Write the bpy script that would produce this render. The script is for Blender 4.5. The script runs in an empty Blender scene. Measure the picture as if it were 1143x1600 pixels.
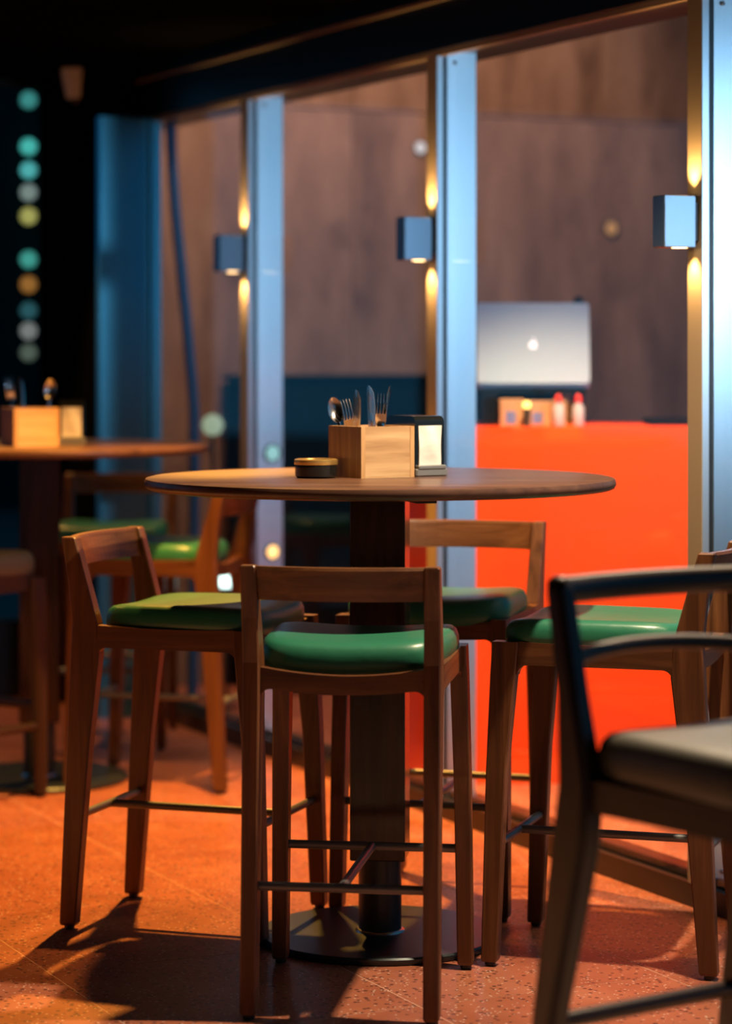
import bpy, bmesh, math, random
from math import sin, cos, pi, sqrt, atan2, radians
from mathutils import Vector, Matrix
random.seed(7)
S = bpy.context.scene
COL = S.collection

# ------------------------------------------------------------------ camera
F, HZ, CX, HC = 4000.0, 555.0, 571.5, 1.327          # focal length in pixels, horizon row, centre column, eye height
cd = bpy.data.cameras.new('camera')
cam = bpy.data.objects.new('camera', cd); COL.objects.link(cam)
cam.location = (0, 0, HC); cam.rotation_euler = (pi/2, 0, 0)
cd.sensor_fit = 'VERTICAL'; cd.sensor_height = 36; cd.sensor_width = 36
cd.lens = F/1600*36; cd.shift_y = -(800-HZ)/1600
cd.clip_start = .05; cd.clip_end = 200
cd.dof.use_dof = True; cd.dof.focus_distance = 5.5; cd.dof.aperture_fstop = 1.9
S.camera = cam

# ------------------------------------------------------------------ world, exposure
S.view_settings.view_transform = 'Standard'; S.view_settings.look = 'None'
S.view_settings.gamma = 1; S.view_settings.use_curve_mapping = False
S.view_settings.exposure = 0.0
w = bpy.data.worlds.new('dusk'); S.world = w; w.use_nodes = True
bg = w.node_tree.nodes['Background']
bg.inputs[0].default_value = (.04, .32, .62, 1); bg.inputs[1].default_value = .42

# ------------------------------------------------------------------ large lamps
def aim(o, t): o.rotation_euler = (Vector(t)-o.location).to_track_quat('-Z', 'Y').to_euler()
def spot(name, loc, tgt, power, col, ang, blend=.4, r=.03):
    l = bpy.data.lights.new(name, 'SPOT'); l.energy = power; l.color = col
    l.spot_size = radians(ang); l.spot_blend = blend; l.shadow_soft_size = r
    o = bpy.data.objects.new(name, l); COL.objects.link(o); o.location = loc; aim(o, tgt); return o
def area(name, loc, tgt, power, col, sx, sy):
    l = bpy.data.lights.new(name, 'AREA'); l.energy = power; l.color = col
    l.shape = 'RECTANGLE'; l.size = sx; l.size_y = sy
    o = bpy.data.objects.new(name, l); COL.objects.link(o); o.location = loc; aim(o, tgt); return o
spot('ceiling_spot_amber', (-.37, 6.26, 2.37), (-.37, 6.3, 0), 95, (1, .46, .11), 112, .5, .03)
spot('ceiling_spot_amber', (-.38, 7.22, 2.37), (-.86, 6.78, 0), 540, (1, .44, .07), 84, .35, .03)
spot('ceiling_spot_amber', (-1.50, 9.30, 2.37), (-1.10, 8.5, 0), 90, (1, .44, .085), 74, .4, .03)
spot('ceiling_spot_front', (.74, 5.18, 2.37), (.55, 5.10, 0), 310, (1, .76, .50), 118, .5, .03)
spot('street_light_cool', (2.55, 4.45, 1.75), (-.55, 9.0, 1.35), 250, (.44, .72, 1), 40, .6, .25)
spot('outdoor_wall_wash', (.1, 8.9, 4.0), (-.5, 10.6, 1.8), 500, (1, .54, .31), 110, .7, .15)
spot('outdoor_counter_light', (.72, 6.95, 3.0), (.58, 7.54, .50), 860, (1, .66, .36), 54, .5, .06)

# ------------------------------------------------------------------ helpers
class MB:
    def __init__(s): s.v = []; s.f = []
    def add(s, vs, fs, M=None):
        n = len(s.v)
        s.v += [tuple(M @ Vector(p)) if M is not None else tuple(p) for p in vs]
        s.f += [tuple(i+n for i in f) for f in fs]; return s
    def box(s, a, b, M=None, ch=0.0):
        (x0, y0, z0), (x1, y1, z1) = a, b
        if ch <= 0:
            vs = [(x0,y0,z0),(x1,y0,z0),(x1,y1,z0),(x0,y1,z0),(x0,y0,z1),(x1,y0,z1),(x1,y1,z1),(x0,y1,z1)]
            return s.add(vs, [(0,3,2,1),(4,5,6,7),(0,1,5,4),(1,2,6,5),(2,3,7,6),(3,0,4,7)], M)
        cx, cy, wx, wy = (x0+x1)/2, (y0+y1)/2, x1-x0, y1-y0
        return s.loft([(cx,cy,z0,wx-2*ch,wy-2*ch),(cx,cy,z0+ch,wx,wy),(cx,cy,z1-ch,wx,wy),(cx,cy,z1,wx-2*ch,wy-2*ch)], ch, M)
    def loft(s, secs, ch=.004, M=None):
        vs = []; fs = []
        for (cx, cy, cz, wx, wy) in secs:
            c = min(ch, wx*.45, wy*.45); a, b = wx/2, wy/2
            for (x, y) in ((-a+c,-b),(a-c,-b),(a,-b+c),(a,b-c),(a-c,b),(-a+c,b),(-a,b-c),(-a,-b+c)):
                vs.append((cx+x, cy+y, cz))
        m = len(secs)
        for k in range(m-1):
            for i in range(8):
                j = (i+1) % 8; fs.append((k*8+i, k*8+j, k*8+8+j, k*8+8+i))
        fs.append(tuple(reversed(range(8)))); fs.append(tuple(range((m-1)*8, m*8)))
        return s.add(vs, fs, M)
    def lathe(s, prof, n=32, M=None):
        vs = []; fs = []; m = len(prof)
        for (r, z) in prof:
            for i in range(n):
                a = 2*pi*i/n; vs.append((r*cos(a), r*sin(a), z))
        for k in range(m-1):
            for i in range(n):
                j = (i+1) % n; fs.append((k*n+i, k*n+j, k*n+n+j, k*n+n+i))
        if prof[0][0] > 1e-5: fs.append(tuple(reversed(range(n))))
        if prof[-1][0] > 1e-5: fs.append(tuple(range((m-1)*n, m*n)))
        return s.add(vs, fs, M)
    def tube(s, pts, r, n=10, M=None):
        pts = [Vector(p) for p in pts]; vs = []; fs = []; m = len(pts)
        rr = r if isinstance(r, (list, tuple)) else [r]*m
        for k, p in enumerate(pts):
            t = (pts[min(k+1, m-1)]-pts[max(k-1, 0)]).normalized()
            u = t.orthogonal() if abs(t.z) > .9 else t.cross(Vector((0,0,1)))
            if abs(t.z) > .9: u = Vector((1,0,0)) - t*t.x
            u.normalize(); q = t.cross(u)
            for i in range(n):
                a = 2*pi*i/n; vs.append(p + rr[k]*(cos(a)*u + sin(a)*q))
        for k in range(m-1):
            for i in range(n):
                j = (i+1) % n; fs.append((k*n+i, k*n+j, k*n+n+j, k*n+n+i))
        fs.append(tuple(reversed(range(n)))); fs.append(tuple(range((m-1)*n, m*n)))
        return s.add(vs, fs, M)
    def prism(s, poly, t, M=None):                       # polygon in local xz, thickness t along y, centred
        n = len(poly)
        vs = [(x, -t/2, z) for x, z in poly] + [(x, t/2, z) for x, z in poly]
        fs = [tuple(range(n)), tuple(reversed(range(n, 2*n)))]
        for i in range(n):
            j = (i+1) % n; fs.append((i, i+n, j+n, j))
        return s.add(vs, fs, M)
    def sweep(s, secs, M=None):                          # secs: list of rings (same length, each a list of points)
        n = len(secs[0]); vs = [p for r in secs for p in r]; fs = []
        for k in range(len(secs)-1):
            for i in range(n):
                j = (i+1) % n; fs.append((k*n+i, k*n+j, k*n+n+j, k*n+n+i))
        fs.append(tuple(reversed(range(n)))); fs.append(tuple(range((len(secs)-1)*n, len(secs)*n)))
        return s.add(vs, fs, M)
    def mesh(s, name, m, smooth=False):
        me = bpy.data.meshes.new(name); me.from_pydata([tuple(p) for p in s.v], [], s.f); me.update()
        bm = bmesh.new(); bm.from_mesh(me); bmesh.ops.recalc_face_normals(bm, faces=bm.faces[:])
        if smooth:
            for f in bm.faces: f.smooth = True
            for e in bm.edges:
                if len(e.link_faces) == 2 and e.calc_face_angle(0) > radians(40): e.smooth = False
        bm.to_mesh(me); bm.free()
        if m: me.materials.append(m)
        return me
    def build(s, name, m, parent=None, smooth=False):
        o = bpy.data.objects.new(name, s.mesh(name, m, smooth)); COL.objects.link(o)
        if parent: o.parent = parent
        return o
def tag(o, label=None, cat=None, group=None, kind=None):
    if label: o['label'] = label
    if cat: o['category'] = cat
    if group: o['group'] = group
    if kind: o['kind'] = kind
    return o
def empty(name, loc=(0,0,0), rz=0, label=None, cat=None, group=None):
    o = bpy.data.objects.new(name, None); COL.objects.link(o); o.location = loc; o.rotation_euler = (0,0,rz)
    return tag(o, label, cat, group)
def kids(o): return [c for c in COL.objects if c.parent == o]
def copy_tree(o, parent=None, base=None):
    c = o.copy(); COL.objects.link(c); c.parent = parent
    for ch in kids(o): copy_tree(ch, c)
    return c
def T(x, y, z): return Matrix.Translation((x, y, z))
def RZ(a): return Matrix.Rotation(a, 4, 'Z')
def gx(px, Y): return (px-CX)*Y/F
def gz(py, Y): return HC-(py-HZ)*Y/F

# ------------------------------------------------------------------ materials
def mat(name, col, rough=.5, metal=0, spec=.5, emit=None, es=0, coat=0):
    m = bpy.data.materials.new(name); m.use_nodes = True
    b = m.node_tree.nodes['Principled BSDF']
    b.inputs['Base Color'].default_value = (*col, 1); b.inputs['Roughness'].default_value = rough
    b.inputs['Metallic'].default_value = metal; b.inputs['Specular IOR Level'].default_value = spec
    b.inputs['Coat Weight'].default_value = coat; b.inputs['Coat Roughness'].default_value = .15
    if emit: b.inputs['Emission Color'].default_value = (*emit, 1); b.inputs['Emission Strength'].default_value = es
    return m
def nodes(m): return m.node_tree.nodes, m.node_tree.links, m.node_tree.nodes['Principled BSDF']
def ramp(N, stops):
    r = N.new('ShaderNodeValToRGB'); e = r.color_ramp.elements
    while len(e) < len(stops): e.new(.5)
    for k, (p, c) in enumerate(stops): e[k].position = p; e[k].color = (*c, 1)
    return r
def mapped(N, L, scale, rnd=False):
    tc = N.new('ShaderNodeTexCoord'); mp = N.new('ShaderNodeMapping'); mp.inputs['Scale'].default_value = scale
    if rnd:
        oi = N.new('ShaderNodeObjectInfo'); ad = N.new('ShaderNodeVectorMath'); ad.operation = 'ADD'
        ml = N.new('ShaderNodeMath'); ml.operation = 'MULTIPLY'; ml.inputs[1].default_value = 9
        L.new(oi.outputs['Random'], ml.inputs[0]); L.new(tc.outputs['Object'], ad.inputs[0]); L.new(ml.outputs[0], ad.inputs[1])
        L.new(ad.outputs[0], mp.inputs['Vector'])
    else: L.new(tc.outputs['Object'], mp.inputs['Vector'])
    return mp
def wood(name, axis, dark, mid, light, rough=.37, k=1.0, coat=0.0):
    m = mat(name, mid, rough, coat=coat); N, L, b = nodes(m)
    sc = [26*k, 26*k, 26*k]; sc['xyz'.index(axis)] = 1.6*k
    mp = mapped(N, L, sc, True)
    n1 = N.new('ShaderNodeTexNoise'); n1.inputs['Scale'].default_value = 1.6; n1.inputs['Detail'].default_value = 6
    n1.inputs['Roughness'].default_value = .6; n1.inputs['Distortion'].default_value = .6
    L.new(mp.outputs[0], n1.inputs['Vector'])
    r = ramp(N, [(.28, dark), (.5, mid), (.74, light)]); L.new(n1.outputs['Fac'], r.inputs[0])
    L.new(r.outputs[0], b.inputs['Base Color'])
    bp = N.new('ShaderNodeBump'); bp.inputs['Strength'].default_value = .12; bp.inputs['Distance'].default_value = .002
    L.new(n1.outputs['Fac'], bp.inputs['Height']); L.new(bp.outputs[0], b.inputs['Normal'])
    return m
TEAK = ((.052,.017,.0055), (.112,.040,.013), (.185,.076,.027))
WALN = ((.012,.0055,.0035), (.027,.012,.007), (.050,.024,.013))
TOPW = ((.045,.020,.013), (.085,.040,.026), (.135,.070,.044))
wood_z = wood('teak_upright', 'z', *TEAK); wood_x = wood('teak_across', 'x', *TEAK); wood_y = wood('teak_deep', 'y', *TEAK)
waln_z = wood('walnut_upright', 'z', *WALN); waln_x = wood('walnut_across', 'x', *WALN); waln_y = wood('walnut_deep', 'y', *WALN)
top_wood = wood('tabletop_wood', 'x', *TOPW, rough=.34, k=.55)
col_wood = wood('column_veneer', 'z', (.012,.006,.004), (.026,.012,.008), (.048,.022,.013), rough=.22, k=.6)
pine = wood('pine', 'x', (.30,.17,.08), (.47,.30,.155), (.60,.42,.245), rough=.5, k=.8)
pine_end = wood('pine_end_grain', 'z', (.30,.15,.06), (.44,.25,.11), (.58,.37,.19), rough=.55, k=1.2)
def leather(name, col, rough):
    m = mat(name, col, rough, spec=.55); N, L, b = nodes(m)
    mp = mapped(N, L, (1,1,1))
    n = N.new('ShaderNodeTexNoise'); n.inputs['Scale'].default_value = 16; n.inputs['Detail'].default_value = 3
    v = N.new('ShaderNodeTexVoronoi'); v.inputs['Scale'].default_value = 420
    L.new(mp.outputs[0], n.inputs['Vector']); L.new(mp.outputs[0], v.inputs['Vector'])
    ad = N.new('ShaderNodeMath'); ad.operation = 'MULTIPLY_ADD'; ad.inputs[1].default_value = .06
    L.new(v.outputs['Distance'], ad.inputs[0]); L.new(n.outputs['Fac'], ad.inputs[2])
    bp = N.new('ShaderNodeBump'); bp.inputs['Strength'].default_value = .25; bp.inputs['Distance'].default_value = .006
    L.new(ad.outputs[0], bp.inputs['Height']); L.new(bp.outputs[0], b.inputs['Normal'])
    return m
green = leather('green_leather', (.020,.150,.085), .36)
grey_leather = leather('grey_brown_leather', (.085,.075,.055), .45)
steel = mat('gunmetal', (.15,.155,.16), .42, .5)
base_metal = mat('base_plate_metal', (.045,.055,.060), .38, .6)
weld = mat('polished_weld', (.5,.5,.5), .25, 1)
rubber = mat('black_plastic', (.006,.006,.007), .45)
alu = mat('mullion_aluminium', (.70,.77,.84), .34, .9)
post_m = mat('blue_post', (.10,.42,.58), .30, .85)  # post metal with a bluer base colour than the mullions
dark_alu = mat('dark_anodised', (.035,.033,.030), .4, .5)
sill_m = mat('bronze_sill', (.045,.034,.024), .36, .6)
black_paint = mat('black_ceiling_paint', (.003,.003,.0035), .9, spec=.0)
beam_m = mat('black_beam_metal', (.006,.006,.007), .35, .2)
trim_m = mat('bronze_trim', (.27,.21,.14), .45, .25)
sconce_m = mat('sconce_housing', (.22,.28,.35), .38, .85)
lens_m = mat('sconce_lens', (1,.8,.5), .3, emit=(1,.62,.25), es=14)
chrome = mat('polished_cutlery', (.86,.86,.86), .17, 1)
black_gloss = mat('black_gloss_plastic', (.007,.009,.010), .10, coat=.4)
holder_base = mat('brushed_grey_base', (.34,.36,.37), .35, .7)
gold = mat('gold_rim', (.90,.62,.20), .27, .85)
red_m = mat('orange_red_counter', (.94,.072,.004), .5, spec=.3)
lid_m = mat('silver_lid', (.36,.46,.60), .45, .1)
logo_m = mat('lit_logo', (.9,.9,.95), .3, emit=(.85,.88,1), es=.75)
white_paint = mat('white_camera_shell', (.80,.76,.74), .5)
cable_m = mat('blue_cable', (.015,.08,.24), .4)
card_m = mat('kraft_card', (.42,.24,.13), .7)
blue_print = mat('blue_print', (.10,.16,.36), .6)
red_cap = mat('red_plastic', (.75,.03,.015), .4)
bottle_m = mat('pale_plastic', (.42,.40,.45), .35)
night_wall = mat('dark_building', (.006,.016,.016), .9, spec=.05)
cab_m = mat('dark_teal_panel', (.002,.006,.009), .7, spec=.08)
wall_int = mat('dark_interior_paint', (.015,.014,.013), .8)
def napkin_mat():
    m = mat('white_paper', (.66,.65,.64), .85); N, L, b = nodes(m); mp = mapped(N, L, (14,14,22))
    n = N.new('ShaderNodeTexNoise'); n.inputs['Scale'].default_value = 1.3; L.new(mp.outputs[0], n.inputs['Vector'])
    bp = N.new('ShaderNodeBump'); bp.inputs['Strength'].default_value = .3; bp.inputs['Distance'].default_value = .008
    L.new(n.outputs['Fac'], bp.inputs['Height']); L.new(bp.outputs[0], b.inputs['Normal']); return m
paper = napkin_mat()
def terrazzo():
    m = mat('terracotta_terrazzo', (.42,.13,.06), .42); N, L, b = nodes(m)
    mp = mapped(N, L, (1,1,1), True)
    n = N.new('ShaderNodeTexNoise'); n.inputs['Scale'].default_value = 5; n.inputs['Detail'].default_value = 8
    L.new(mp.outputs[0], n.inputs['Vector'])
    r0 = ramp(N, [(.3, (.30,.085,.042)), (.55, (.39,.122,.062)), (.75, (.46,.165,.09))]); L.new(n.outputs['Fac'], r0.inputs[0])
    v = N.new('ShaderNodeTexVoronoi'); v.inputs['Scale'].default_value = 75; L.new(mp.outputs[0], v.inputs['Vector'])
    sx = N.new('ShaderNodeSeparateColor'); L.new(v.outputs['Color'], sx.inputs[0])
    # dark chips: near the cell centre of a share of the cells
    def chips(vor, sep, lo, hi, size, colour, prev):
        a = N.new('ShaderNodeMath'); a.operation = 'LESS_THAN'; a.inputs[1].default_value = size; L.new(vor.outputs['Distance'], a.inputs[0])
        c = N.new('ShaderNodeMath'); c.operation = 'GREATER_THAN'; c.inputs[1].default_value = lo; L.new(sep.outputs[0], c.inputs[0])
        d = N.new('ShaderNodeMath'); d.operation = 'LESS_THAN'; d.inputs[1].default_value = hi; L.new(sep.outputs[0], d.inputs[0])
        e = N.new('ShaderNodeMath'); e.operation = 'MULTIPLY'; L.new(a.outputs[0], e.inputs[0]); L.new(c.outputs[0], e.inputs[1])
        g = N.new('ShaderNodeMath'); g.operation = 'MULTIPLY'; L.new(e.outputs[0], g.inputs[0]); L.new(d.outputs[0], g.inputs[1])
        mx = N.new('ShaderNodeMix'); mx.data_type = 'RGBA'; L.new(g.outputs[0], mx.inputs[0])
        L.new(prev, mx.inputs[6]); mx.inputs[7].default_value = (*colour, 1); return mx.outputs[2]
    c1 = chips(v, sx, .62, 1.1, .36, (.10,.032,.022), r0.outputs[0])
    v2 = N.new('ShaderNodeTexVoronoi'); v2.inputs['Scale'].default_value = 130; L.new(mp.outputs[0], v2.inputs['Vector'])
    s2 = N.new('ShaderNodeSeparateColor'); L.new(v2.outputs['Color'], s2.inputs[0])
    c2 = chips(v2, s2, -.1, .16, .33, (.72,.50,.40), c1)
    L.new(c2, b.inputs['Base Color']); return m
tile_m = terrazzo()
grout = mat('pale_grout', (.80,.50,.36), .8)
def concrete():
    m = mat('board_marked_concrete', (.3,.2,.15), .8, spec=.25); N, L, b = nodes(m)
    mp = mapped(N, L, (3.0,3.0,.9), True)
    n = N.new('ShaderNodeTexNoise'); n.inputs['Scale'].default_value = 1.7; n.inputs['Detail'].default_value = 7; n.inputs['Roughness'].default_value = .6
    L.new(mp.outputs[0], n.inputs['Vector'])
    r = ramp(N, [(.30, (.14,.083,.058)), (.5, (.23,.145,.105)), (.72, (.33,.22,.165))]); L.new(n.outputs['Fac'], r.inputs[0])
    mp2 = mapped(N, L, (1.6,1.6,1.1), True)
    n2 = N.new('ShaderNodeTexNoise'); n2.inputs['Scale'].default_value = 3.2; n2.inputs['Detail'].default_value = 2; L.new(mp2.outputs[0], n2.inputs['Vector'])
    r2 = ramp(N, [(.26, (.62,.60,.60)), (.42, (1,1,1))]); L.new(n2.outputs['Fac'], r2.inputs[0])
    mx = N.new('ShaderNodeMix'); mx.data_type = 'RGBA'; mx.blend_type = 'MULTIPLY'; mx.inputs[0].default_value = 1
    L.new(r.outputs[0], mx.inputs[6]); L.new(r2.outputs[0], mx.inputs[7]); L.new(mx.outputs[2], b.inputs['Base Color'])
    bp = N.new('ShaderNodeBump'); bp.inputs['Strength'].default_value = .3; bp.inputs['Distance'].default_value = .01
    L.new(n.outputs['Fac'], bp.inputs['Height']); L.new(bp.outputs[0], b.inputs['Normal']); return m
conc = concrete()
def glass():
    m = bpy.data.materials.new('window_glass'); m.use_nodes = True; N = m.node_tree.nodes; L = m.node_tree.links; N.clear()
    o = N.new('ShaderNodeOutputMaterial'); mx = N.new('ShaderNodeMixShader'); tr = N.new('ShaderNodeBsdfTransparent')
    gl = N.new('ShaderNodeBsdfGlossy'); gl.inputs['Roughness'].default_value = .01; fr = N.new('ShaderNodeFresnel'); fr.inputs[0].default_value = 1.45
    tr.inputs[0].default_value = (.95,.97,.97,1)
    ge = N.new('ShaderNodeNewGeometry'); io = N.new('ShaderNodeMapRange')   # same reflectance on both faces of the pane
    io.inputs[3].default_value = 1.45; io.inputs[4].default_value = 1/1.45; L.new(ge.outputs['Backfacing'], io.inputs[0]); L.new(io.outputs[0], fr.inputs[0])
    L.new(fr.outputs[0], mx.inputs[0]); L.new(tr.outputs[0], mx.inputs[1]); L.new(gl.outputs[0], mx.inputs[2]); L.new(mx.outputs[0], o.inputs[0]); return m
glass_m = glass()
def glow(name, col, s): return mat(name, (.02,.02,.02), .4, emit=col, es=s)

# ------------------------------------------------------------------ the setting
# Facade: floor line X = 3.736 - .480 Y.  ED runs along it away from the camera, EN points into the room.
ED = Vector((-.4327, .9015, 0)); EN = Vector((-.9015, -.4327, 0))
FP = Vector((3.736-.48*6.2, 6.2, 0))                    # origin on the room-side sill line
FM = Matrix(((ED.x, -EN.x, 0, FP.x), (ED.y, -EN.y, 0, FP.y), (0, 0, 1, 0), (0, 0, 0, 1)))  # local x along, y to the outside
def along(px):                                          # facade coordinate of the sill line seen at column px
    r = (px-CX)/F; Y = 3.736/(.48+r); return (Y-6.2)/ED.y
def y_at(px, s):                                         # outward offset of the place seen at column px on the cross line s
    r = (px-CX)/F; p = FP+s*ED; return -(p.x-r*p.y)/(-EN.x+r*EN.y)
S_END = along(136)                                      # corner with the left wall

# floor: sub-base plus terrazzo tiles laid parallel to the facade
floor = MB().box((-9, -7, -.12), (S_END+.6, 5.0, -.0006), FM).build('floor', grout); tag(floor, kind='structure')
TS = .5885; OFF = 3.366-2.942                            # first joint lies OFF inside the sill line
tm = MB().box((-TS/2+.0013, -TS/2+.0013, -.02), (TS/2-.0013, TS/2-.0013, 0), None).mesh('tile', tile_m)
n_t = 0; s_lim = S_END+.3
for i in range(-7, 8):
    for j in range(-5, 7):
        a = .28+i*TS; c = -OFF+(j+.5)*TS
        p = FM @ Vector((a, c, 0))
        if p.y < 4.3 or a > s_lim or a+TS/2 > S_END+.5: continue
        px = CX+F*p.x/p.y
        if px < -420 or px > 1560: continue
        t = bpy.data.objects.new('tile', tm); COL.objects.link(t); t.parent = floor
        t.location = (p.x, p.y, -.0001*((i*7+j*3) % 3)); t.rotation_euler = (0, 0, atan2(ED.y, ED.x)); n_t += 1
ceil = MB().box((-9, -7, 2.40), (S_END+.02, .23, 2.5), FM).build('ceiling', black_paint); tag(ceil, kind='structure')
bk = MB().box((-9, -7, 0), (-8.8, -5.4, 2.4), FM).box((-9, -1.2, 0), (-8.8, .2, 2.4), FM).box((-9, -5.4, 0), (-8.8, -1.2, .8), FM).box((-9, -5.4, 2.2), (-8.8, -1.2, 2.4), FM).build('wall_back', wall_int); tag(bk, kind='structure')  # unseen wall; opening added so blue dusk light reflects in the cutlery
gd = MB().box((-30, -20, -.16), (30, 40, -.13)).build('ground', mat('dark_asphalt', (.02,.022,.024), .8)); tag(gd, kind='structure')
lw = MB().box((-9, -7.1, 0), (S_END-.02, -6.9, 2.4), FM).build('wall_left', wall_int); tag(lw, kind='structure')

# facade: sill channel, header beam, mullions and panes
fac = empty('wall_right'); tag(fac, kind='structure')
MB().box((-5.5, 0, 0), (S_END, .16, .05), FM).box((-5.5, 0, .05), (S_END, .022, .058), FM).build('sill', sill_m, fac)
MB().box((-5.5, .036, .05), (S_END, .05, .075), FM).build('sill_gasket', rubber, fac)
MB().box((-5.5, -.02, 2.20), (S_END, .22, 2.40), FM).build('header_beam', beam_m, fac)
MB().box((-5.5, -.032, 2.335), (S_END, -.02, 2.347), FM).build('header_trim', trim_m, fac)
MB().box((-5.5, .0, 2.186), (S_END, .02, 2.20), FM).build('glazing_bead', trim_m, fac)
mull_s = [along(1097), along(683), along(388)]
step = mull_s[1]-mull_s[0]
all_s = [mull_s[0]-2*step, mull_s[0]-step] + mull_s
MW, MD = .062, .125
for s in all_s:                                          # near face at s, room face from s to s+MW
    o = MB().box((s, 0, .058), (s+MW, .018, 2.2), FM).box((s, .032, .05), (s+MW, MD, 2.2), FM).build('mullion', alu, fac)
    MB().box((s+.004, .018, .05), (s+MW-.004, .032, 2.2), FM).build('gasket', rubber, o)
    MB().box((s+.0005, -.0025, .058), (s+MW-.0005, 0, 2.2), FM).build('face_plate', trim_m, o)
    for zz in (.09, 2.17):
        MB().lathe([(.006, -.003), (.006, .003), (.003, .005)], 10, FM @ T(s-.002, .055, zz) @ Matrix.Rotation(-pi/2, 4, 'Y')).build('bolt', weld, o)
sp = along(240)                                          # wide post near the corner
o = MB().box((sp, -.0, .05), (sp+.06, .03, 2.2), FM).box((sp+.02, -.20, .0), (sp+.06, 0, 2.2), FM).build('corner_post', post_m, fac)
MB().box((sp, -.01, .05), (sp+.03, .0, 2.2), FM).build('face_plate', post_m, o)
MB().box((sp+.065, y_at(112, S_END), 0), (S_END+.02, -.19, 2.4), FM).build('corner_column', black_paint, fac)
edges = all_s + [sp]
for k in range(len(edges)-1):
    g = MB().box((edges[k]+MW, .020, .055), (edges[k+1], .030, 2.2), FM).build('window_%d' % (k+1), glass_m); tag(g, kind='structure')

# left wall: dark framed glazing at right angles to the facade
lg = empty('wall_far'); tag(lg, kind='structure')
MB().box((S_END-.02, -6.9, 2.365), (S_END+.08, y_at(116, S_END), 2.4), FM).build('head_rail', beam_m, lg)
MB().box((S_END-.02, -6.9, 0), (S_END+.08, y_at(116, S_END), .30), FM).build('sill_wall', beam_m, lg)
for yy in (-1.5, -3.0, -4.5):
    MB().box((S_END, yy, .3), (S_END+.06, yy+.06, 2.365), FM).build('mullion', dark_alu, lg)
g = MB().box((S_END+.025, -6.9, .3), (S_END+.033, y_at(116, S_END), 2.365), FM).build('window_7', glass_m); tag(g, kind='structure')

# concrete wall outside, at right angles to the facade, in cast panels
CS = (10.6-6.2)/ED.y
def wall_s(px):                                          # nothing but a constant: the wall stands square to the facade
    return CS
Pw = Vector((gx(543, 10.6), 10.6, 0)); s_w = (Pw-FP).dot(ED)
wy0 = y_at(122, s_w)
cw = MB().box((s_w+.06, wy0, 0), (s_w+.3, 5.0, 4.2), FM).build('wall_outer', conc); tag(cw, kind='structure')
for zz0, zz1 in ((0, 2.338), (2.342, 4.2)):
    yy = wy0; k = 0
    while yy < 4.6:
        wd = 1.2
        MB().box((s_w, yy+.0015, zz0), (s_w+.07, yy+wd-.0015, zz1), FM, ch=.003).build('panel', conc, cw); yy += wd; k += 1

# ------------------------------------------------------------------ bar stool (low back, green cushion)
def fillet_board(x0, x1, ztop, zbot, r, sag_t=0, sag_b=0, n=14):
    top = [(x0+(x1-x0)*i/n, ztop(i/n) if callable(ztop) else ztop-sag_t*4*(i/n)*(1-i/n)) for i in range(n+1)]
    bot = []
    for i in range(7):
        a = pi/2*i/6; bot.append((x0+r*(1-cos(a))*1.0, zbot-r+r*sin(a)))
    m = 8
    for i in range(1, m):
        t = i/m; x = x0+r+(x1-x0-2*r)*t; bot.append((x, zbot-sag_b*4*t*(1-t)))
    for i in range(6, -1, -1):
        a = pi/2*i/6; bot.append((x1-r*(1-cos(a)), zbot-r+r*sin(a)))
    return top + bot[::-1]
def cushion(mb, rw, fw, y0, y1, zb, h, saddle, rc=.05, n=56):
    out = []
    cy = (y0+y1)/2; hy = (y1-y0)/2
    for i in range(n):
        a = 2*pi*i/n; e = 2/5.5
        u = math.copysign(abs(cos(a))**e, cos(a)); v = math.copysign(abs(sin(a))**e, sin(a))
        y = cy+hy*v; w_ = rw+(fw-rw)*(v+1)/2
        out.append((u*w_, y))
    rings = [(.975, 0), (.995, .006), (1.0, .018), (.996, .032), (.972, .046), (.93, .054), (.84, .0585), (.7, .060), (.5, .0605), (.25, .061)]
    vs = []; fs = []
    for (k, z) in rings:
        for (x, y) in out:
            xx, yy = x*k, cy+(y-cy)*k
            vs.append((xx, yy, zb+z*h/.06-saddle*(1-(xx/fw)**2)))
    m = len(rings)
    for q in range(m-1):
        for i in range(n):
            j = (i+1) % n; fs.append((q*n+i, q*n+j, q*n+n+j, q*n+n+i))
    vs.append((0, cy, zb+.061*h/.06-saddle)); c = len(vs)-1
    for i in range(n): fs.append(((m-1)*n+i, (m-1)*n+(i+1) % n, c))
    fs.append(tuple(reversed(range(n))))
    return mb.add(vs, fs)
def glide(x, y, parent):
    return MB().lathe([(.008, 0), (.012, .002), (.012, .012)], 12, T(x, y, 0)).build('foot_glide', rubber, parent)

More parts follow.
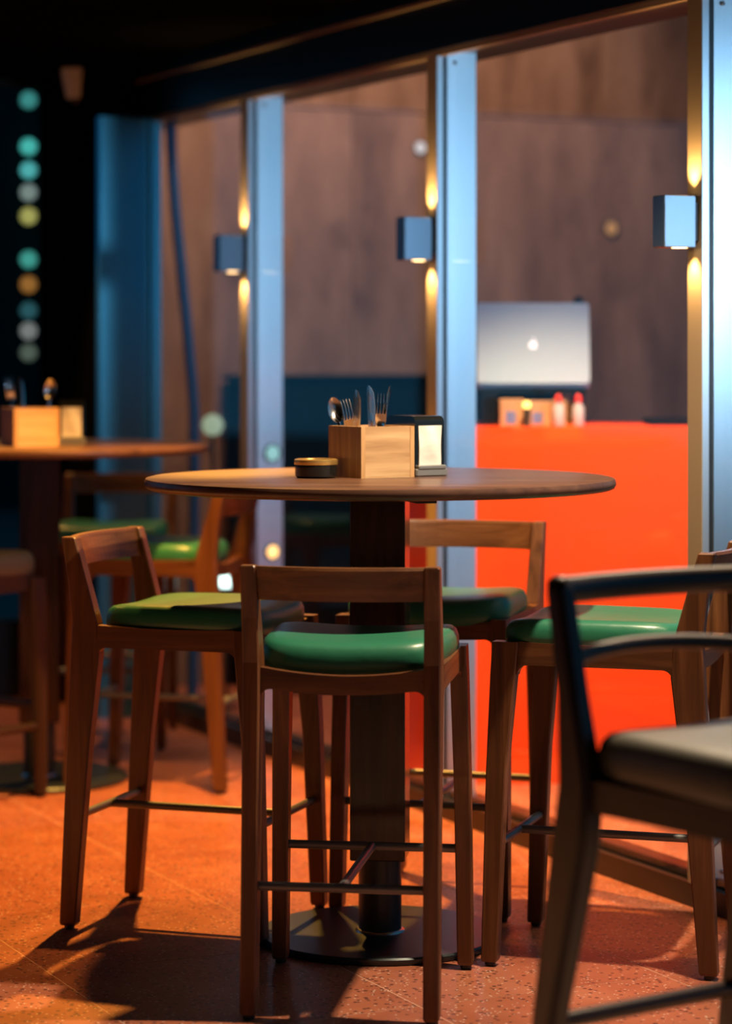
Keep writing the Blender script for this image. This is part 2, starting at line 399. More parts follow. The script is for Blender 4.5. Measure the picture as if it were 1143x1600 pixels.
def make_stool():
    r = empty('bar_stool')
    for s in (-1, 1):
        o = MB().loft([(s*.203, .235, .010, .030, .032), (s*.203, .234, .016, .034, .036), (s*.198, .220, .42, .036, .044), (s*.193, .205, .640, .037, .056), (s*.191, .200, .705, .037, .058)], .003).build('leg', wood_z, r)
        glide(s*.203, .235, o)
        o = MB().loft([(s*.184, -.242, .010, .028, .036), (s*.184, -.241, .016, .032, .040), (s*.183, -.215, .42, .033, .056), (s*.183, -.197, .640, .034, .072),
                       (s*.183, -.197, .71, .034, .064), (s*.184, -.214, .80, .033, .048), (s*.185, -.238, .904, .032, .036), (s*.185, -.239, .907, .028, .032)], .003).build('leg', wood_z, r)
        glide(s*.184, -.242, o)
        # side rail with rounded inner corners, running front to back
        M = T(s*.188, 0, 0) @ RZ(pi/2)
        MB().prism(fillet_board(-.165, .175, .706, .655, .022, .004, .0), .024, M).build('side_rail', wood_y, r)
    MB().prism(fillet_board(-.168, .168, .700, .656, .022, .016, .010), .024, T(0, -.200, 0)).build('rear_rail', wood_x, r)
    MB().prism(fillet_board(-.176, .176, .700, .656, .022, .012, .004), .024, T(0, .203, 0)).build('front_rail', wood_x, r)
    cushion(MB(), .183, .205, -.178, .222, .699, .062, .016).build('cushion', green, r, True)
    # bowed back rail
    secs = []
    for i in range(17):
        t = -1+2*i/16; x = t*.180; bow = .034*(1-t*t); y1, y0 = -.236-bow, -.222-bow
        secs.append([(x, y0-.011, .838), (x, y0+.011, .838), (x, y1+.011, .900), (x, y1+.008, .906), (x, y1-.008, .906), (x, y1-.011, .900)])
    MB().sweep(secs).build('back_rail', wood_x, r)
    fr = MB().tube([(-.176, -.222, .262), (.176, -.222, .262)], .0095, 12).build('rear_foot_bar', steel, r, True)
    MB().tube([(-.192, .222, .262), (.192, .222, .262)], .0095, 12).build('front_foot_bar', steel, r, True)
    MB().tube([(0, -.222, .262), (0, .222, .262)], .0095, 12).build('centre_foot_bar', steel, r, True)
    return r
proto = make_stool()
G1 = 'low back green bar stools round the near table'; G2 = 'low back green bar stools round the far table'
stools = [
 ((-.018, 5.335), (.14, .99), 'teak bar stool nearest the camera, back turned, green seat, before the near table', G1),
 ((-.398, 6.022), (.949, -.316), 'teak bar stool with shaded green seat on the left side of the near table', G1),
 ((.556, 5.69), (-.951, .308), 'teak bar stool facing left, its curved back at the right of the near table', G1),
 ((.192, 6.285), (-.283, -.959), 'teak bar stool behind the near table column, back towards the orange counter', G1),
 ((-.63, 7.98), (-.97, .24), 'blurred teak bar stool between the far table and the glass, turned left', G2),
 ((-.88, 8.86), (-.05, -1.0), 'blurred teak bar stool behind the far table, yellow lit green seat', G2),
]
for k, ((x, y), (fx, fy), lab, grp) in enumerate(stools):
    o = proto if k == 0 else copy_tree(proto)
    o.location = (x, y, 0); o.rotation_euler = (0, 0, atan2(-fx, fy)); tag(o, lab, 'bar stool', grp)

# ------------------------------------------------------------------ bar chair (dark walnut, two back rails)
def make_chair():
    r = empty('bar_chair')
    for s in (-1, 1):
        o = MB().loft([(s*.215, .215, .012, .034, .036), (s*.212, .210, .30, .042, .048), (s*.205, .200, .60, .048, .062), (s*.203, .198, .66, .048, .062)], .010).build('leg', waln_z, r)
        glide(s*.215, .215, o)
        o = MB().loft([(s*.205, -.330, .012, .034, .040), (s*.203, -.285, .28, .042, .056), (s*.200, -.225, .56, .048, .080), (s*.200, -.212, .66, .046, .074),
                       (s*.200, -.232, .80, .040, .048), (s*.200, -.262, .955, .038, .042), (s*.200, -.266, .972, .034, .038), (s*.199, -.267, .980, .022, .026)], .010).build('leg', waln_z, r, True)
        glide(s*.205, -.330, o)
        MB().prism(fillet_board(-.19, .185, .672, .622, .02, 0, 0), .028, T(s*.196, 0, 0) @ RZ(pi/2)).build('side_rail', waln_y, r)
        MB().tube([(s*.203, -.275, .215), (s*.212, .212, .215)], .013, 10).build('side_stretcher', waln_y, r, True)
    MB().prism(fillet_board(-.185, .185, .672, .622, .02, .006, .004), .028, T(0, -.205, 0)).build('rear_rail', waln_x, r)
    MB().prism(fillet_board(-.19, .19, .672, .622, .02, .006, .004), .028, T(0, .202, 0)).build('front_rail', waln_x, r)
    cushion(MB(), .196, .222, -.232, .235, .674, .076, .010).build('cushion', grey_leather, r, True)
    for (z, y, hz, hy, bow, nm) in ((.957, -.262, .022, .017, .030, 'top_rail'), (.848, -.240, .013, .015, .050, 'lower_back_rail')):
        secs = []
        for i in range(17):
            t = -1+2*i/16; c = Vector((t*.196, y-bow*(1-t*t), z+(0 if nm == 'top_rail' else .012*(1-t*t))))
            secs.append([c+Vector((0, hy*cos(a), hz*sin(a))) for a in [2*pi*q/12 for q in range(12)]])
        MB().sweep(secs).build(nm, waln_x, r, True)
    MB().tube([(-.200, -.285, .274), (.200, -.285, .274)], .014, 10).build('rear_stretcher', waln_x, r, True)
    MB().tube([(-.210, .210, .274), (.210, .210, .274)], .014, 10).build('front_stretcher', waln_x, r, True)
    return r
def rot_local(f, p):                                     # facing f, local point p -> world offset
    fx, fy = f; return Vector((fy*p[0]+fx*p[1], -fx*p[0]+fy*p[1]))
ch = make_chair(); f = Vector((.58, -.815)).normalized()
# its rear right post (local -x side seen at left) stands at (.3, 4.0)
c = Vector((.318, 4.00)) - rot_local(f, (.200, -.24))
ch.location = (c.x, c.y, 0); ch.rotation_euler = (0, 0, atan2(-f.x, f.y))
tag(ch, 'dark walnut bar chair with two back rails, cut by the right edge in the foreground', 'bar chair', 'dark walnut bar chairs')
ch2 = copy_tree(ch); f = Vector((.6, .8)); c = Vector((-.975, 7.69)) - rot_local(f, (.215, .215))
ch2.location = (c.x, c.y, 0); ch2.rotation_euler = (0, 0, atan2(-f.x, f.y))
tag(ch2, 'blurred bar chair with grey seat cut by the left edge, beside the far table', 'bar chair', 'dark walnut bar chairs')

# ------------------------------------------------------------------ tables
def make_table():
    t = empty('bar_table')
    R = .535
    MB().lathe([(0, 1.024), (R-.012, 1.024), (R-.004, 1.027), (R, 1.034), (R, 1.041), (R-.003, 1.048), (R-.010, 1.050), (R*.6, 1.050), (0, 1.050)], 128).build('tabletop', top_wood, t, True)
    MB().box((-.40, -.022, 1.012), (.40, .022, 1.024), RZ(.35)).box((-.40, -.022, 1.0118), (.40, .022, 1.0238), RZ(.35+pi/2)).build('support_arm', rubber, t)
    MB().box((-.0625, -.0625, .186), (.0625, .0625, 1.0118), None, .0025).build('column', col_wood, t)
    MB().lathe([(.049, .018), (.049, .19)], 40).build('column_tube', base_metal, t, True)
    MB().lathe([(.057, .0175), (.056, .021), (.052, .024), (.049, .0245)], 40).build('weld_collar', weld, t, True)
    MB().lathe([(.262, 0), (.274, .002), (.2755, .006), (.2755, .013), (.272, .017), (.262, .018), (0, .018)], 96).build('base_plate', base_metal, t, True)
    return t
tb = make_table(); tb.location = (.032, 5.83, 0); tb.rotation_euler = (0, 0, radians(-6))
tag(tb, 'round dark wood bar table on a square column, in focus in the middle', 'bar table', 'round bar tables')
tb2 = copy_tree(tb); tb2.location = (-1.02, 8.0, 0); tb2.rotation_euler = (0, 0, radians(8))
tag(tb2, 'blurred round bar table, amber lit, cut by the left edge', 'bar table', 'round bar tables')

# ------------------------------------------------------------------ things on the tables
def make_caddy():
    c = empty('cutlery_box'); s = .142; h = .116; t = .011
    MB().box((-s/2, -s/2, 0), (-s/2+t, s/2, h)).build('side_board', pine_end, c)
    MB().box((s/2-t, -s/2, 0), (s/2, s/2, h)).build('side_board', pine_end, c)
    f_ = MB().box((-s/2+t, -s/2+.0008, 0), (s/2-t, -s/2+t, h*.49)).build('front_board', pine, c)
    MB().box((-s/2+t, -s/2+.0012, h*.49), (s/2-t, -s/2+t, h)).build('upper_front_board', pine, c)
    MB().box((-s/2+t, s/2-t, 0), (s/2-t, s/2-.001, h)).build('rear_board', pine, c)
    MB().box((-s/2+t, -s/2+t, .004), (s/2-t, s/2-t, .012)).build('bottom_board', pine, c)
    return c
def make_holder():
    c = empty('napkin_holder'); wd, dp, h = .078, .125, .138
    MB().box((-wd/2-.004, -dp/2-.012, 0), (wd/2+.004, dp/2+.004, .018), None, .003).build('base', holder_base, c)
    MB().box((-wd/2+.001, -dp/2-.014, .0165), (wd/2-.001, -dp/2+.002, .026), None, .002).build('front_lip', holder_base, c)
    prof = [(-dp/2, .018), (-dp/2, h-.016)] + [(-dp/2+.016*(1-cos(a)), h-.016+.016*sin(a)) for a in [pi/2*i/5 for i in range(1, 6)]]
    prof += [(dp/2-.02+.02*sin(a), h-.02+.02*cos(a)) for a in [pi/2*i/5 for i in range(0, 6)]] + [(dp/2, .018)]
    MB().prism(prof, wd, RZ(pi/2)).build('shell', black_gloss, c, True)
    n = 8; vs = []; fs = []
    for i in range(n+1):
        for j in range(n+1):
            u, v = i/n, j/n; x = -.030+.060*u; z = .024+.092*v
            bulge = .006*sin(pi*u)*sin(pi*v) + .0025*sin(9*u+5*v)*v
            vs.append((x, -dp/2-.003-bulge, z))
    for i in range(n):
        for j in range(n):
            a = i*(n+1)+j; fs.append((a, a+n+1, a+n+2, a+1))
    k = len(vs); vs += [(-.030, -dp/2+.001, .024), (.030, -dp/2+.001, .024), (.030, -dp/2+.001, .116), (-.030, -dp/2+.001, .116)]
    rim = [i*(n+1) for i in range(n+1)], [n*(n+1)+j for j in range(n+1)], [i*(n+1)+n for i in range(n, -1, -1)], [j for j in range(n, -1, -1)]
    fs.append(tuple(rim[0])+(k+1, k)); fs.append(tuple(rim[1])+(k+2, k+1)); fs.append(tuple(rim[2])+(k+3, k+2)); fs.append(tuple(rim[3])+(k, k+3))
    MB().add(vs, fs).build('napkins', paper, c, True)
    return c
def make_ashtray():
    a = empty('ashtray'); r = .048
    MB().lathe([(0, 0), (r-.006, 0), (r-.001, .004), (r, .012), (r, .030), (r-.012, .030), (r-.014, .010), (0, .010)], 48).build('bowl', black_gloss, a, True)
    MB().lathe([(r-.0118, .0305), (r+.0012, .030), (r+.0016, .031), (r+.0012, .041), (r-.004, .043), (r-.010, .042), (r-.0125, .036), (r-.0118, .0305)], 48).build('rim', gold, a, True)
    return a
HT = 1.050
th = radians(31.8)
caddy = make_caddy()
s = .142; corner = Vector((gx(564, 5.745), 5.745, HT))   # its nearest vertical edge
M = RZ(th); cc = corner - (M @ Vector((-s/2, -s/2, 0)))
caddy.location = cc; caddy.rotation_euler = (0, 0, th)
tag(caddy, 'open pale pine cutlery box in focus on the near table', 'cutlery box', 'pine cutlery boxes')
holder = make_holder(); hr = th
hc_ = Vector((.115, 5.827, HT)) - (RZ(hr) @ Vector((-.043, -.0745, 0)))
holder.location = hc_; holder.rotation_euler = (0, 0, hr)
tag(holder, 'black napkin dispenser with white napkins beside the pine box on the near table', 'napkin holder', 'black napkin dispensers')
ash = make_ashtray(); ash.location = (gx(493, 5.75), 5.79, HT); tag(ash, 'low black ashtray with gold rim on the near table', 'ashtray')
caddy2 = copy_tree(caddy); th2 = radians(25); c2 = Vector((gx(22, 7.76), 7.76, HT)) - (RZ(th2) @ Vector((-s/2, -s/2, 0))); caddy2.location = c2; caddy2.rotation_euler = (0, 0, th2)
tag(caddy2, 'blurred pine cutlery box on the far table at the left edge', 'cutlery box', 'pine cutlery boxes')
holder2 = copy_tree(holder); holder2.location = (gx(111, 7.95), 7.97, HT); holder2.rotation_euler = (0, 0, radians(6))
tag(holder2, 'blurred napkin dispenser with white napkins on the far table', 'napkin holder', 'black napkin dispensers')

# cutlery: modelled along +z from the handle end at z = 0
def strip(mb, secs):                                     # secs: (x centre, y, z, half width, half thickness)
    rings = [[(x-w_, y-t*.3, z), (x-w_*.5, y-t, z), (x+w_*.5, y-t, z), (x+w_, y-t*.3, z), (x+w_, y+t*.3, z), (x+w_*.5, y+t, z), (x-w_*.5, y+t, z), (x-w_, y+t*.3, z)] for (x, y, z, w_, t) in secs]
    return mb.sweep(rings)
def make_knife():
    k = empty('table_knife')
    strip(MB(), [(0,0,0,.006,.003), (0,0,.01,.009,.004), (0,0,.06,.007,.0035), (0,0,.085,.005,.003)]).build('handle', chrome, k, True)
    strip(MB(), [(0,0,.085,.005,.0028), (.001,0,.10,.009,.0014), (.001,0,.15,.0098,.0011), (0,0,.18,.0085,.0009), (-.002,0,.193,.005,.0007), (-.004,0,.199,.0015,.0005)]).build('blade', chrome, k, True)
    return k
def make_fork():
    k = empty('table_fork')
    strip(MB(), [(0,0,0,.006,.002), (0,0,.02,.0085,.002), (0,0,.09,.004,.0024), (0,.002,.115,.0035,.0024)]).build('handle', chrome, k, True)
    strip(MB(), [(0,.002,.115,.0035,.0022), (0,.005,.125,.010,.0014), (0,.004,.135,.0125,.0012), (0,.001,.150,.0125,.0011)]).build('fork_head', chrome, k, True)
    for x in (-.0103, -.0034, .0034, .0103):
        strip(MB(), [(x,.001,.149,.0021,.0010), (x,-.002,.170,.0018,.0010), (x,-.001,.190,.0013,.0008), (x*1.02,.001,.197,.0006,.0005)]).build('tine', chrome, k, True)
    return k
def make_spoon():
    k = empty('table_spoon')
    strip(MB(), [(0,0,0,.006,.002), (0,0,.02,.0085,.002), (0,0,.10,.004,.0024), (0,.002,.132,.0035,.0022)]).build('handle', chrome, k, True)
    vs = []; fs = []; n = 20; rings = (0, .35, .65, .88, 1.0)
    for lay, dy in ((0, 0), (1, .0012)):
        for q, r in enumerate(rings):
            for i in range(n):
                a = 2*pi*i/n; x = r*.0175*cos(a)*(1-.12*sin(a)); z = .160+r*.030*sin(a)
                vs.append((x, dy-.000+.009*(1-r*r)-.001, z))
    m = len(rings)
    for lay in (0, 1):
        b0 = lay*m*n
        for q in range(m-1):
            for i in range(n):
                j = (i+1) % n; f4 = (b0+q*n+i, b0+q*n+j, b0+(q+1)*n+j, b0+(q+1)*n+i); fs.append(f4 if lay else f4[::-1])
    for i in range(n):
        j = (i+1) % n; fs.append(((m-1)*n+i, (m-1)*n+j, (2*m-1)*n+j, (2*m-1)*n+i))
    MB().add(vs, fs).build('bowl', chrome, k, True)
    return k
def place(o, tip_px, tip_py, Yt, foot, length, spin, label, cat, grp=None):
    """stands in the box: the foot rests at 'foot', the tip leans towards the given place"""
    tip = Vector((gx(tip_px, Yt), Yt, gz(tip_py, Yt))); d = (tip-Vector(foot)).normalized()
    q = d.to_track_quat('Z', 'Y').to_matrix().to_4x4()
    o.matrix_world = Matrix.Translation(tip-d*length) @ q @ RZ(spin); tag(o, label, cat, grp)
GC = 'cutlery standing in the near pine box'
fz = HT+.013
def inbox(u, v): p = cc + RZ(th) @ Vector((u, v, 0)); return (p.x, p.y, fz)
def lean(o, tip_px, tip_py, Yt, uv, length, yaw, label, cat):
    """the tip stands over the box at depth Yt; the handle runs down into the box towards uv"""
    tip = Vector((gx(tip_px, Yt), Yt, gz(tip_py, Yt))); foot = Vector(inbox(*uv)); d = (tip-foot).normalized()
    x = Vector((cos(yaw), sin(yaw), 0)); x = (x-d*x.dot(d)).normalized(); y = d.cross(x)
    R = Matrix((( x.x, y.x, d.x, 0), (x.y, y.y, d.y, 0), (x.z, y.z, d.z, 0), (0, 0, 0, 1)))
    o.matrix_world = Matrix.Translation(tip-d*length) @ R
    tag(o, label, cat, GC)
sp_ = make_spoon(); lean(sp_, 519, 621, 5.885, (-.035, .030), .190, .0, 'steel spoon at the left of the near pine box', 'spoon')
fk = make_fork(); lean(fk, 538, 624, 5.86, (-.015, .025), .197, .25, 'steel fork leaning left beside the spoon in the near pine box', 'fork')
kn = make_knife(); lean(kn, 558, 609, 5.86, (-.02, .045), .199, .15, 'steel knife standing upright behind the left fork in the near box', 'knife')
kn2 = copy_tree(kn); lean(kn2, 578, 602, 5.83, (.000, -.010), .199, .35, 'steel knife with gold glint in the middle of the near box', 'knife')
fk2 = copy_tree(fk); lean(fk2, 597, 614, 5.80, (-.010, -.042), .197, -.1, 'steel fork leaning right in front of the knives in the near box', 'fork')
kn3 = copy_tree(kn); lean(kn3, 610, 603, 5.84, (.010, .020), .199, 1.1, 'steel knife leaning furthest right in the near box', 'knife')
GD = 'cutlery standing in the far pine box'
far_c = caddy2.location
def far(o, dx, dy, tilt, lean_x, lab, cat):
    o.location = (far_c.x+dx, far_c.y+dy, HT+.014); o.rotation_euler = (tilt, lean_x, 0); tag(o, lab, cat, GD)
far(copy_tree(sp_), .045, .02, 0, .10, 'blurred steel spoon at the right in the far pine box', 'spoon')
far(copy_tree(kn), -.02, .0, 0, -.05, 'blurred steel knife standing tallest in the far pine box', 'knife')
far(copy_tree(fk), -.045, .02, 0, -.12, 'blurred steel fork at the left in the far pine box', 'fork')

# ------------------------------------------------------------------ up-and-down wall lights on the mullions
def make_sconce():
    r = empty('wall_light')
    # local x along the facade, y into the room
    MB().box((.004, .016, -.062), (.058, .104, .062), None, .002).build('housing', sconce_m, r)
    MB().box((.012, .0025, -.045), (.050, .016, .045)).build('mounting_plate', rubber, r)
    for sg in (-1, 1):
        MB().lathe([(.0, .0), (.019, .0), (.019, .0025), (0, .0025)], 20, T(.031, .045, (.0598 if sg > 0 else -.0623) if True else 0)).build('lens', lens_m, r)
    return r
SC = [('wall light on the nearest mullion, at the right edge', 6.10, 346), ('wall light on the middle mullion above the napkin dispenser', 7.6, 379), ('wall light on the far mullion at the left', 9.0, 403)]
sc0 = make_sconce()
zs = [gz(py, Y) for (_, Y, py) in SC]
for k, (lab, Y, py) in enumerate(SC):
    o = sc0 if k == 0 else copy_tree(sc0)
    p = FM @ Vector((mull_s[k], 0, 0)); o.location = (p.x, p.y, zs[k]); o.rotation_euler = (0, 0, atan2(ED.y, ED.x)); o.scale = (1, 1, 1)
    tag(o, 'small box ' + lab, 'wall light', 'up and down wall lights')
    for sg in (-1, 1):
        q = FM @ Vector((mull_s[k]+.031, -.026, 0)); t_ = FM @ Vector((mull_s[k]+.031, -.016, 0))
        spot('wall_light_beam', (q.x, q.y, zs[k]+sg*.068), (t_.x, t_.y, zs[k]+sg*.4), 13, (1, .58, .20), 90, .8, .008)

# ------------------------------------------------------------------ counter outside the glass, with the laptop
CY = 7.92; CT = 1.105
x0, x1 = gx(712, CY), gx(1150, CY); xl, yl = gx(618, CY+.36), CY+.36
ct = empty('host_counter', (0, 0, 0), 0, 'bright orange red host counter standing outside the glass', 'counter')
body = [(x0, CY), (x1, CY), (x1, CY+.60), (xl, CY+.60), (xl, yl)]
n = len(body); vs = [(x, y, .0) for x, y in body]+[(x, y, CT-.02) for x, y in body]
MB().add(vs, [tuple(range(n))[::-1], tuple(range(n, 2*n))]+[(i, (i+1) % n, (i+1) % n+n, i+n) for i in range(n)]).build('body', red_m, ct)
vs = [(x, y, CT-.02) for x, y in body]+[(x, y, CT) for x, y in body]
MB().add(vs, [tuple(range(n))[::-1], tuple(range(n, 2*n))]+[(i, (i+1) % n, (i+1) % n+n, i+n) for i in range(n)]).build('top', red_m, ct)
lp = empty('laptop', (gx(833, 8.15), 8.15, gz(600, 8.15)-.012), 0, 'silver laptop with a lit logo, lid towards us, above the counter', 'laptop')
lw_, lh_ = 176*8.15/F, 127*8.15/F
pts = []
for (qx, qz, a0) in ((lw_/2-.012, lh_-.012, 0), (-lw_/2+.012, lh_-.012, pi/2), (-lw_/2+.012, .012, pi), (lw_/2-.012, .012, 3*pi/2)):
    pts += [(qx+.012*cos(a0+pi/2*i/5), qz+.012*sin(a0+pi/2*i/5)) for i in range(6)]
TL = T(0, 0, .014) @ Matrix.Rotation(radians(-8), 4, 'X')
MB().prism(pts, .008, TL).build('lid', lid_m, lp)
MB().box((-lw_/2, .008, 0), (lw_/2, .24, .014), None, .003).build('base', lid_m, lp)
# the mark on the lid: a bitten round body and a leaf
body_ = []
for i in range(40):
    a = 2*pi*i/40; rx = .0125*(1+.06*cos(2*a)); x, z = rx*cos(a), .0135*sin(a)
    if sin(a) > .9: z -= .0022
    if sin(a) < -.92: z += .0014
    dx, dz = x-.0165, z-.001
    if dx*dx+dz*dz < .0075**2: x = .0165-sqrt(max(0, .0075**2-dz*dz))
    body_.append((x, z))
lg_ = MB().prism(body_, .0012, TL @ T(0, -.0042, lh_*.475))
lg_.prism([(.001+.0055*cos(a)*.5+.001, .0185+.0048*sin(a)) for a in [2*pi*i/10 for i in range(10)]], .0012, TL @ T(0, -.0042, lh_*.475))
lg_.build('logo', logo_m, lp)
# what the laptop stands on and what lies round it
stand = MB().box((gx(748, 8.15), 8.04, CT), (gx(774, 8.15), 8.40, lp.location.z-.001), None, .003)
stand.box((gx(748, 8.15), 8.145, lp.location.z-.02), (gx(915, 8.15), 8.40, lp.location.z-.001)).box((gx(903, 8.15), 8.2, CT), (gx(915, 8.15), 8.40, lp.location.z-.02))
tag(stand.build('laptop_stand', black_gloss), 'black stand under the laptop on the counter', 'stand')
def carton(px0, px1, py, Y, dpt, lab):
    c = empty('carton', (gx((px0+px1)/2, Y), Y, CT), 0, lab, 'carton', 'small cartons under the laptop')
    hw = (px1-px0)/2*Y/F; h = gz(py, Y)-CT
    MB().box((-hw, 0, 0), (hw, dpt, h), None, .001).build('box', card_m, c)
    MB().box((-hw*.5, -.0012, h*.1), (hw*.35, 0, h*.55)).build('printed_label', blue_print, c)
    return c
carton(781, 818, 624, 8.02, .09, 'brown carton with a blue label under the laptop, left one')
carton(822, 860, 627, 8.05, .08, 'brown carton under the middle of the laptop')
carton(862, 884, 626, 8.03, .07, 'narrow brown carton under the right half of the laptop')
def bottle(px, Y, lab, h=.08):
    b = empty('squeeze_bottle', (gx(px, Y), Y, CT), 0, lab, 'bottle', 'squeeze bottles under the laptop')
    MB().lathe([(0, 0), (.016, 0), (.018, .004), (.018, h*.62), (.009, h*.76), (.009, h*.8)], 20).build('body', bottle_m, b, True)
    MB().lathe([(.011, h*.79), (.011, h*.92), (.004, h*1.06), (0, h*1.06)], 16).build('cap', red_cap, b, True)
bottle(872, 7.985, 'pale bottle with red cap before the narrow carton on the counter', .095)
bottle(903, 8.0, 'pale bottle with red cap under the right end of the laptop', .095)
tl = empty('tea_light', (gx(822, 8.0), 7.985, CT), 0, 'small amber light glowing under the laptop', 'lamp')
MB().lathe([(.0, 0), (.012, 0), (.012, .055), (0, .055)], 16).build('stem', rubber, tl)
MB().lathe([(.0, .055), (.010, .058), (.013, .067), (.010, .077), (0, .08)], 16).build('bulb', glow('amber_glow', (1, .55, .12), 5), tl, True)
tray = empty('counter_tray', (gx(1040, 8.1), 8.1, CT), 0, 'low black tray at the right end of the counter', 'tray')
MB().box((-.06, -.06, 0), (.10, .12, .006), None, .002).box((-.06, -.06, .006), (.10, -.054, .022)).box((-.06, .114, .006), (.10, .12, .022)).build('tray_body', black_gloss, tray)
wc = empty('round_speaker', (gx(903, 8.5), 8.5, gz(500, 8.5)), 0, 'black rounded gadget peeking over the laptop lid', 'gadget')
MB().lathe([(0, 0), (.022, 0), (.024, .03), (.020, .06), (.010, .078), (0, .08)], 20).build('head', rubber, wc, True)
MB().lathe([(.006, CT-wc.location.z), (.006, 0)], 10).build('pole', rubber, wc)
MB().lathe([(.04, CT-wc.location.z), (.04, CT-wc.location.z+.01), (0, CT-wc.location.z+.01)], 20).build('foot', rubber, wc)

# dark service cabinet against the concrete wall
cy0 = y_at(420, s_w-.45)
cb = empty('service_cabinet', (0, 0, 0), 0, 'low dark cabinet outside against the concrete wall, behind the cutlery box', 'cabinet')
MB().box((s_w-.45, cy0, 0), (s_w-.02, cy0+1.3, gz(587, 9.9)-.02), FM, .003).build('body', cab_m, cb)
MB().box((s_w-.47, cy0-.02, gz(587, 9.9)-.02), (s_w-.02, cy0+1.32, gz(587, 9.9)), FM, .003).build('worktop', cab_m, cb)
for k in range(2):
    d_ = MB().box((s_w-.462, .01+cy0+k*.645, .1), (s_w-.45, .01+cy0+k*.645+.635, gz(587, 9.9)-.04), FM, .002).build('door', cab_m, cb)
    MB().box((s_w-.475, .01+cy0+k*.645+.56, .75), (s_w-.462, .01+cy0+k*.645+.575, .95), FM).build('handle', steel, d_)

# ------------------------------------------------------------------ cable, camera, distant lights
Yc = 9.75
cb_pts = [(264, 120), (266, 185), (269, 260), (275, 340), (284, 430), (293, 520), (300, 600), (303, 640)]
cpts = [(gx(px, Yc+.05*k/7), Yc+.05*k/7, gz(py, Yc)) for k, (px, py) in enumerate(cb_pts)]
cpts += [(gx(303, Yc+.06), Yc+.06, .6), (gx(300, Yc+.06), Yc+.06, .0)]
cable = MB().tube(cpts, .021, 12).build('cable', cable_m, None, True); tag(cable, 'thick dark blue cable hanging down outside the far pane', 'cable')
Yd = 9.6; sc_ = empty('security_camera', (gx(120, Yd), Yd, 2.40), 0, 'white dome security camera under the ceiling at the left', 'camera')
MB().lathe([(.060, 0), (.060, -.012), (.040, -.108), (.036, -.112), (0, -.112)], 28, None).build('shell', white_paint, sc_, True)
MB().lathe([(.030, -.110), (.029, -.118), (.020, -.132), (0, -.138)], 20).build('dome', black_gloss, sc_, True)

# the dark building across the street, with its row of lamps
Yb = 24.0
nb = empty('far_building', (0, 0, 0), 0, 'dark building across the street behind the left window', 'building')
MB().box((-14, Yb, -.13), (0, Yb+2, 12)).build('wall', night_wall, nb)
cols = [((.10,.55,.52), 1.0), ((.10,.70,.62), 1.5), ((.12,.62,.62), 1.5), ((.36,.46,.42), 1.2), ((.62,.58,.16), 1.4), ((.10,.60,.50), 1.2), ((.62,.26,.05), 1.1), ((.06,.24,.28), .8), ((.36,.38,.36), 1.2), ((.20,.26,.20), .9)]
names = ['topmost teal', 'second teal', 'third pale teal', 'grey green fourth', 'yellow', 'lower teal', 'amber', 'faint blue', 'greyish white', 'lowest dim grey']
for k, py in enumerate((155, 228, 265, 300, 337, 405, 444, 485, 517, 551)):
    l = empty('street_lamp', (gx(43, Yb-.2), Yb-.13, gz(py, Yb-.2)), 0, names[k]+' blurred light in the column of lights at the left window', 'light', 'column of distant lights')
    MB().lathe([(.02, 0), (.02, .11), (.03, .13)], 12, Matrix.Rotation(pi/2, 4, 'X') @ T(0, 0, -.133)).build('bracket', rubber, l)
    MB().lathe([(0, -.05), (.035, -.035), (.05, 0), (.035, .035), (0, .05)], 16).build('globe', glow('lamp_glow', cols[k][0], cols[k][1]*1.3), l, True)

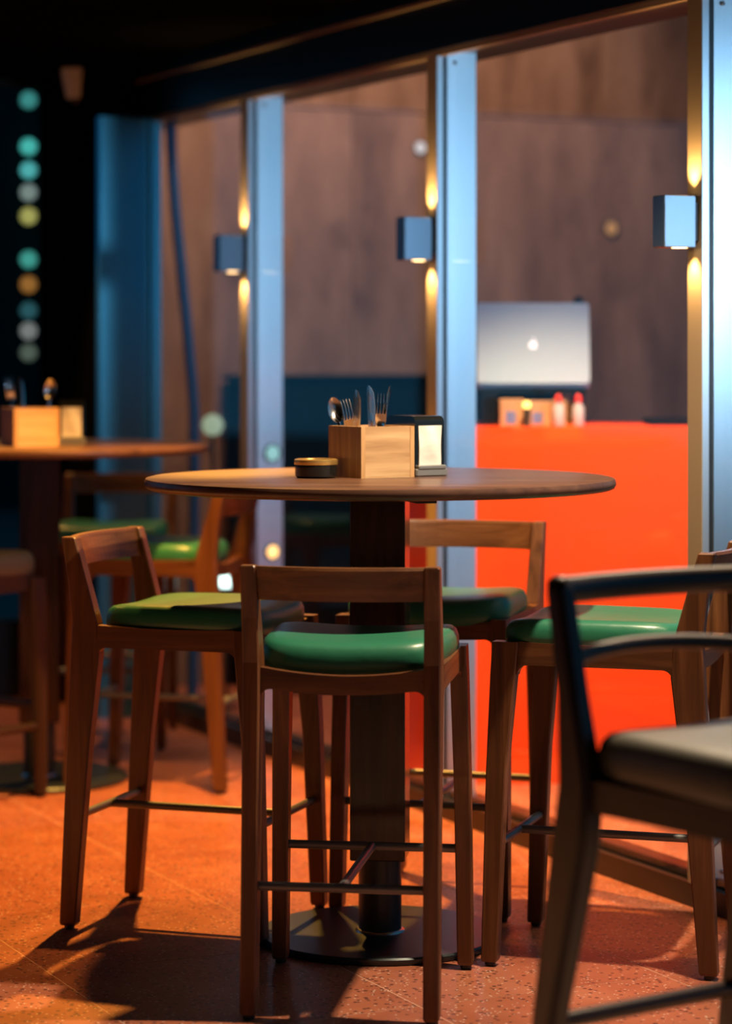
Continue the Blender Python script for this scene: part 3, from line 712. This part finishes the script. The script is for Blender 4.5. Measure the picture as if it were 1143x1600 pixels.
# added lamps in place of the blurred reflections in the panes
def reflection_lamp(px, py, Y, r, col, s, lab, shape='globe'):
    z = gz(py, Y); l = empty('reflection', (gx(px, Y), Y, 0), 0, lab, 'light', 'added lamps for reflections in the glass')
    if shape == 'globe': MB().lathe([(0, z-r), (r*.7, z-r*.7), (r, z), (r*.7, z+r*.7), (0, z+r)], 16).build('globe', glow('reflection_glow', col, s), l, True)
    else: MB().box((-r, -r, z-r*.75), (r, r, z+r*.75), None, r*.15).build('glow_box', glow('reflection_glow', col, s), l)
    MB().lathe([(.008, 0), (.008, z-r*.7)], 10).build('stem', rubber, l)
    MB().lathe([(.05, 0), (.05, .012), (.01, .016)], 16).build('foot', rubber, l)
reflection_lamp(354, 909, 9.62, .026, (.75, 1, .92), 5.0, 'white lantern in the glass above the left stool seat, added as a lamp', 'box')
reflection_lamp(332, 664, 9.45, .042, (.50, .62, .42), .8, 'pale green lantern in the glass over the far table edge, added as a lamp')
def round_reflection(p, yaw, r, col, s, lab, grp):  # glowing disc added where a reflection shows in the glass
    l = empty('round_reflection', p, yaw, lab, 'light', grp)
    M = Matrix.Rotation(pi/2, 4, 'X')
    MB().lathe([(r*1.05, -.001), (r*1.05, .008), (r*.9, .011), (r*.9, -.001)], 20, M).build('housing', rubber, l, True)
    MB().lathe([(r*.88, .004), (r*.7, .014), (0, .018)], 20, M).build('glow_disc', glow('round_reflection_glow', col, s), l, True)
yaw_m = atan2(ED.y, ED.x)-pi/2
for py, r, col, st, lab in ((862, .026, (1, .52, .18), 3.0, 'round amber reflection at the far mullion above the front stool, added as a lamp'), (708, .030, (.45, .85, .85), .9, 'pale blue round reflection at the far mullion left of the ashtray, added as a lamp')):
    p = FM @ Vector((mull_s[2], .086, 0)); round_reflection((p.x, p.y, gz(py, p.y)), yaw_m, r, col, st, lab, 'added lamps for reflections at the far mullion')
for px, py, r, col, st, lab in ((655, 231, .028, (.62, .55, .55), 1.6, 'small white round reflection near the middle mullion, added as a lamp on the concrete wall'), (953, 357, .034, (1, .45, .15), .55, 'dim amber round reflection above the laptop, added as a lamp on the concrete wall')):
    q = FM @ Vector((s_w-.003, y_at(px, s_w), 0)); round_reflection((q.x, q.y, gz(py, q.y)), yaw_m, r, col, st, lab, 'added lamps for reflections, set on the concrete wall')
